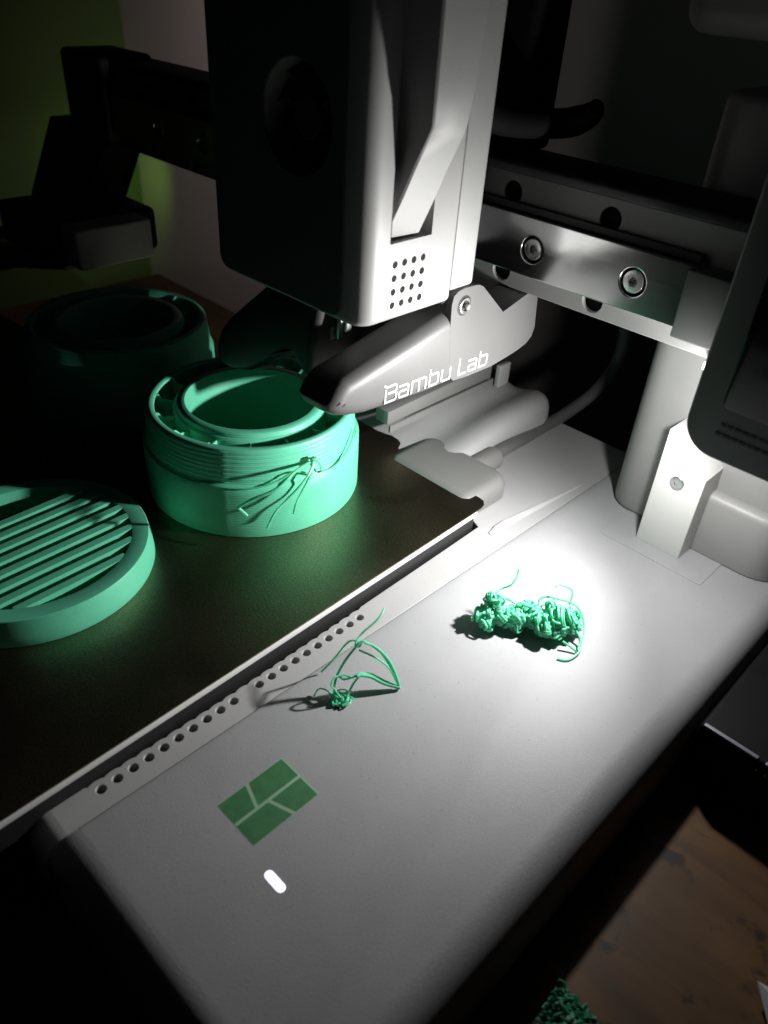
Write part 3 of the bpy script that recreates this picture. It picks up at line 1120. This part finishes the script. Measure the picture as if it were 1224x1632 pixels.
for k in range(-6, 5):
    o = Vector((-95.2, 40.0)) + sn * (8.05 * k)
    rel = o - Vector(DC)
    dist = rel.dot(sn)
    if abs(dist) > 40:
        continue
    half = math.sqrt(43.2 ** 2 - dist ** 2)
    mid = Vector(DC) + sn * dist
    bm = bmesh.new()
    for s in (-1, 1):
        pass
    A, B = mid - sl * half, mid + sl * half
    sec = [(-1.85, 18.5), (1.85, 18.5), (1.85, 22.85), (1.75, 22.97), (-1.75, 22.97), (-1.85, 22.85)]
    va = [bm.verts.new((A.x + sn.x * w, A.y + sn.y * w, z)) for w, z in sec]
    vb = [bm.verts.new((B.x + sn.x * w, B.y + sn.y * w, z)) for w, z in sec]
    for i in range(6):
        j = (i + 1) % 6
        bm.faces.new((va[i], va[j], vb[j], vb[i]))
    bm.faces.new(list(reversed(va))); bm.faces.new(vb)
    obj('slat', bm, M_print, DG, smooth=0)

# ------------------------------------------------------------------ tangled clump of filament on the base
def coil(bm, c, rad, turns, r, ax, drift, n=9):
    u = ax.orthogonal().normalized()
    w = ax.cross(u)
    ph = random.uniform(0, 6.28)
    pts = []
    steps = max(4, int(n * turns))
    for i in range(steps + 1):
        t = ph + 2 * math.pi * turns * i / steps
        rr = rad * random.uniform(0.75, 1.2)
        pts.append(c + (u * math.cos(t) + w * math.sin(t)) * rr + ax * (drift * (i / steps - 0.5)))
    for p in pts:
        p.z = max(p.z, r + 0.05)
    tube(bm, pts, r, 6, 4)


random.seed(11)
FT = thing('filament_tangle', (45, 190, 0), 'knotted clump of mint green filament with curled loose ends on the base', 'filament clump')
lumps = [(775, 985, 5.0, 6.2), (786, 958, 11.0, 4.2), (800, 980, 6.5, 5.8), (824, 985, 6.0, 6.6), (844, 972, 8.0, 5.2), (848, 988, 5.5, 5.2), (868, 1000, 5.6, 6.0), (890, 1000, 6.2, 5.8), (908, 990, 6.6, 6.0), (880, 972, 9.0, 4.0)]
bm = bmesh.new()
core = bmesh.new()
for u, v, z, r in lumps:
    c = at(u, v, z=z)
    ic = bmesh.new()
    bmesh.ops.create_icosphere(ic, subdivisions=4, radius=r * 0.72)
    for q in ic.verts:
        q.co += q.co.normalized() * (1.6 * noise.noise(q.co * 0.55 + c) + 0.7 * noise.noise(q.co * 1.3 + c))
        q.co += c
        q.co.z = max(q.co.z, 0.1)
    join(core, ic)
    for k in range(13):
        d = Vector((random.gauss(0, 1), random.gauss(0, 1), random.gauss(0, 1))).normalized()
        cc = c + d * r * random.uniform(0.45, 0.85)
        ax = Vector((random.gauss(0, 1), random.gauss(0, 1), random.gauss(0, 1))).normalized()
        coil(bm, cc, random.uniform(1.1, 2.7), random.uniform(0.8, 2.2), random.uniform(0.38, 0.62), ax, random.uniform(0.5, 3.0))
obj('clump_core', core, M_strand, FT, smooth=60)
# wide flat curls at the right end
for u, v, z, rad in ((868, 996, 7, 4.6), (893, 985, 8.5, 5.0), (905, 988, 7.5, 5.2)):
    c = at(u, v, z=z)
    for q in range(6):
        ax = Vector((0.75 + random.uniform(-.2, .2), 0.45, 0.4 + random.uniform(-.15, .15))).normalized()
        coil(bm, c + ax * (q - 2.5) * 0.9, rad * random.uniform(.85, 1.05), 1.15, 0.6, ax, 0.8, 12)
obj('clump_coils', bm, M_strand, FT, smooth=60)
bm = bmesh.new()
z = 9
tube(bm, [at(790, 946, z=14), at(800, 938, z=15), at(813, 933, z=17), at(821, 925, z=19), at(825, 915, z=21), at(827, 907, z=23)], 0.45, 7, 6)
tube(bm, [at(858, 966, z=10), at(860, 956, z=12), at(870, 951, z=13.5), at(890, 955, z=14), at(908, 960, z=13), at(922, 970, z=10), at(930, 990, z=6), at(930, 1015, z=3), at(923, 1038, z=1.5), at(905, 1052, z=0.6), at(888, 1050, z=0.5)], 0.5, 7, 6)
tube(bm, [at(907, 964, z=12), at(912, 950, z=15), at(911, 940, z=17), at(900, 934, z=18.5), at(892, 932, z=19), at(886, 935, z=19.5)], 0.45, 7, 6)
tube(bm, [at(897, 1022, z=4), at(908, 1030, z=2.5), at(918, 1038, z=1.2)], 0.5, 7, 6)
tube(bm, [at(918, 1005, z=5), at(925, 1020, z=3), at(921, 1036, z=1.5)], 0.5, 7, 6)
tube(bm, [at(800, 952, z=11), at(812, 956, z=11), at(822, 962, z=10)], 0.6, 7, 5)
obj('loose_ends', bm, M_strand, FT)

# ------------------------------------------------------------------ open loop of filament on the base
FL = thing('filament_loop', (20, 115, 0), 'thin open loop of mint green filament lying across the seam of the base', 'filament strand')
bm = bmesh.new()
tip = at(637, 1097, z=0.8)
for off in (0, 1):
    tube(bm, [tip + Vector((0, 0, off * .5)), at(612, 1086 + off * 3, z=4), at(592, 1076 + off * 3, z=7), at(575, 1074 + off * 2, z=9), at(568, 1078, z=9.5)], 0.75, 8, 6)
tube(bm, [tip, at(632, 1078, z=6), at(620, 1053, z=12), at(602, 1034, z=17), at(585, 1025, z=19), at(577, 1022, z=20), at(565, 1034, z=18), at(550, 1053, z=13), at(538, 1075, z=8), at(533, 1093, z=4.5), at(534, 1107, z=2.5), at(541, 1116, z=1), at(548, 1117, z=0.8)], 0.52, 8, 7)
tube(bm, [at(634, 1090, z=2), at(620, 1065, z=8), at(603, 1051, z=12), at(588, 1043, z=15), at(572, 1036, z=17)], 0.42, 7, 6)
tube(bm, [at(612, 970, z=26), at(606, 982, z=25), at(596, 993, z=23.5), at(584, 1003, z=22), at(575, 1012, z=20.5), at(568, 1022, z=19.5), at(567, 1029, z=18.5), at(573, 1030, z=18.5), at(577, 1022, z=19.5)], 0.42, 7, 6)
tube(bm, [at(572, 1023, z=19), at(560, 1021, z=17), at(550, 1028, z=15), at(538, 1043, z=10), at(526, 1057, z=5), at(512, 1071, z=1)], 0.42, 7, 6)
tube(bm, [at(537, 1074, z=8), at(546, 1082, z=8), at(556, 1081, z=8.5), at(572, 1075, z=9)], 0.5, 7, 6)
tube(bm, [at(573, 1077, z=9), at(563, 1090, z=5.5), at(556, 1104, z=2.5), at(552, 1116, z=1)], 0.45, 7, 6)
random.seed(5)
for k in range(9):
    c = at(540 + random.uniform(-14, 16), 1111 + random.uniform(-7, 8), z=random.uniform(0.5, 1.6))
    coil(bm, c, random.uniform(1.2, 2.8), random.uniform(0.8, 1.3), 0.33, Vector((random.gauss(0, .5), random.gauss(0, .5), 1)).normalized(), 0.8)
tube(bm, [tip + Vector((0, 0, .6)), at(626, 1070, z=7.5), at(611, 1045, z=14), at(594, 1030, z=18), at(580, 1024, z=19.8)], 0.40, 7, 6)
tube(bm, [at(543, 1112, z=2), at(534, 1100, z=6), at(528, 1092, z=8), at(533, 1080, z=9.5), at(546, 1076, z=9), at(560, 1079, z=9)], 0.36, 7, 6)
tube(bm, [at(500, 1110, z=0.5), at(508, 1098, z=2.5), at(520, 1100, z=4), at(530, 1110, z=3), at(538, 1117, z=1)], 0.34, 7, 6)
tube(bm, [at(524, 1102, z=5), at(530, 1106, z=4), at(537, 1112, z=2)], 0.4, 6, 5)
obj('strands', bm, M_strand, FL)

# ------------------------------------------------------------------ things on the table
BX = thing('black_case', (160, 250, TZ), 'glossy black case with a pale front edge on the table', 'case')
e0 = at(1125, 1155, y=207)
bm = loft(rrect(122.5, 230, TZ + 0.3, -6.5, 2, 4), 'y', 207, 300, 1.5, 1.5, 3)
obj('case_body', bm, mat('glossy_black', (0.007, 0.007, 0.008), 0.6, vary=0.1, spec=0.1), BX)
bm = rbox(124, 146.5, 206.6, 208.6, -7.4, -5.9, 0.5, 2)
obj('edge_trim', bm, mat('pale_trim', (0.20, 0.21, 0.25), 0.45, vary=0.05), BX)
bm = rbox(149.5, 170, 206.6, 208.6, -7.4, -5.9, 0.5, 2)
obj('edge_trim', bm, bpy.data.materials['pale_trim'], BX)
bm = bmesh.new()
for u, v in ((1205, 1227), (1219, 1236)):
    p = at(u, v, y=206.9)
    join(bm, loft(circle(p.x, p.z, 0.55, 10), 'y', 206.6, 207.4, 0.2, 0, 2))
obj('stud', bm, M_screw, BX)

random.seed(21)
SH = thing('filament_scraps', (143, 95, TZ), 'fuzzy heap of dark green filament scraps on the wooden table', 'scraps')
core = bmesh.new(); bm = bmesh.new()
for u, v, z, r in ((898, 1606, TZ + 4.5, 6), (906, 1630, TZ + 3.5, 7.5), (932, 1645, TZ + 2.5, 6.5), (888, 1634, TZ + 2.5, 6.5), (908, 1664, TZ + 4, 11)):
    c = at(u, v, z=z)
    ic = bmesh.new()
    bmesh.ops.create_icosphere(ic, subdivisions=4, radius=r * 0.72)
    for q in ic.verts:
        q.co += q.co.normalized() * (2.6 * noise.noise(q.co * 0.4 + c) + 1.2 * noise.noise(q.co * 1.1 + c))
        q.co += c
        q.co.z = max(q.co.z, TZ + 0.1)
    join(core, ic)
    for k in range(60):
        d = Vector((random.gauss(0, 1), random.gauss(0, 1), abs(random.gauss(0, 1)))).normalized()
        cc = c + d * r * random.uniform(0.6, 0.98)
        cc.z = max(cc.z, TZ + 1)
        p = [cc + Vector((random.gauss(0, 1.0), random.gauss(0, 1.0), random.gauss(0, .8))) for _ in range(3)]
        for q in p: q.z = max(q.z, TZ + .5)
        tube(bm, p, random.uniform(0.3, 0.6), 5, 3)
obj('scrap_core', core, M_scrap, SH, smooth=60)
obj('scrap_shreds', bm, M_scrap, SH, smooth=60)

c = at(1207, 1563, z=TZ + 6)
q1, q2, q3 = at(1226, 1640, z=TZ + 1), at(1300, 1660, z=TZ + 1), at(1245, 1585, z=TZ + 3)
bm = bmesh.new()
va = [bm.verts.new(p) for p in (c, q1, q2, q3)]
vb = [bm.verts.new(p + Vector((0, 0, -0.3))) for p in (c, q1, q2, q3)]
bm.faces.new(va); bm.faces.new(list(reversed(vb)))
for i in range(4):
    bm.faces.new((va[i], va[(i + 1) % 4], vb[(i + 1) % 4], vb[i]))
tag(obj('paper_scrap', bm, M_paper, smooth=0, loc=(195, 145, TZ)), 'pointed white paper scrap at the lower right of the table', 'paper')
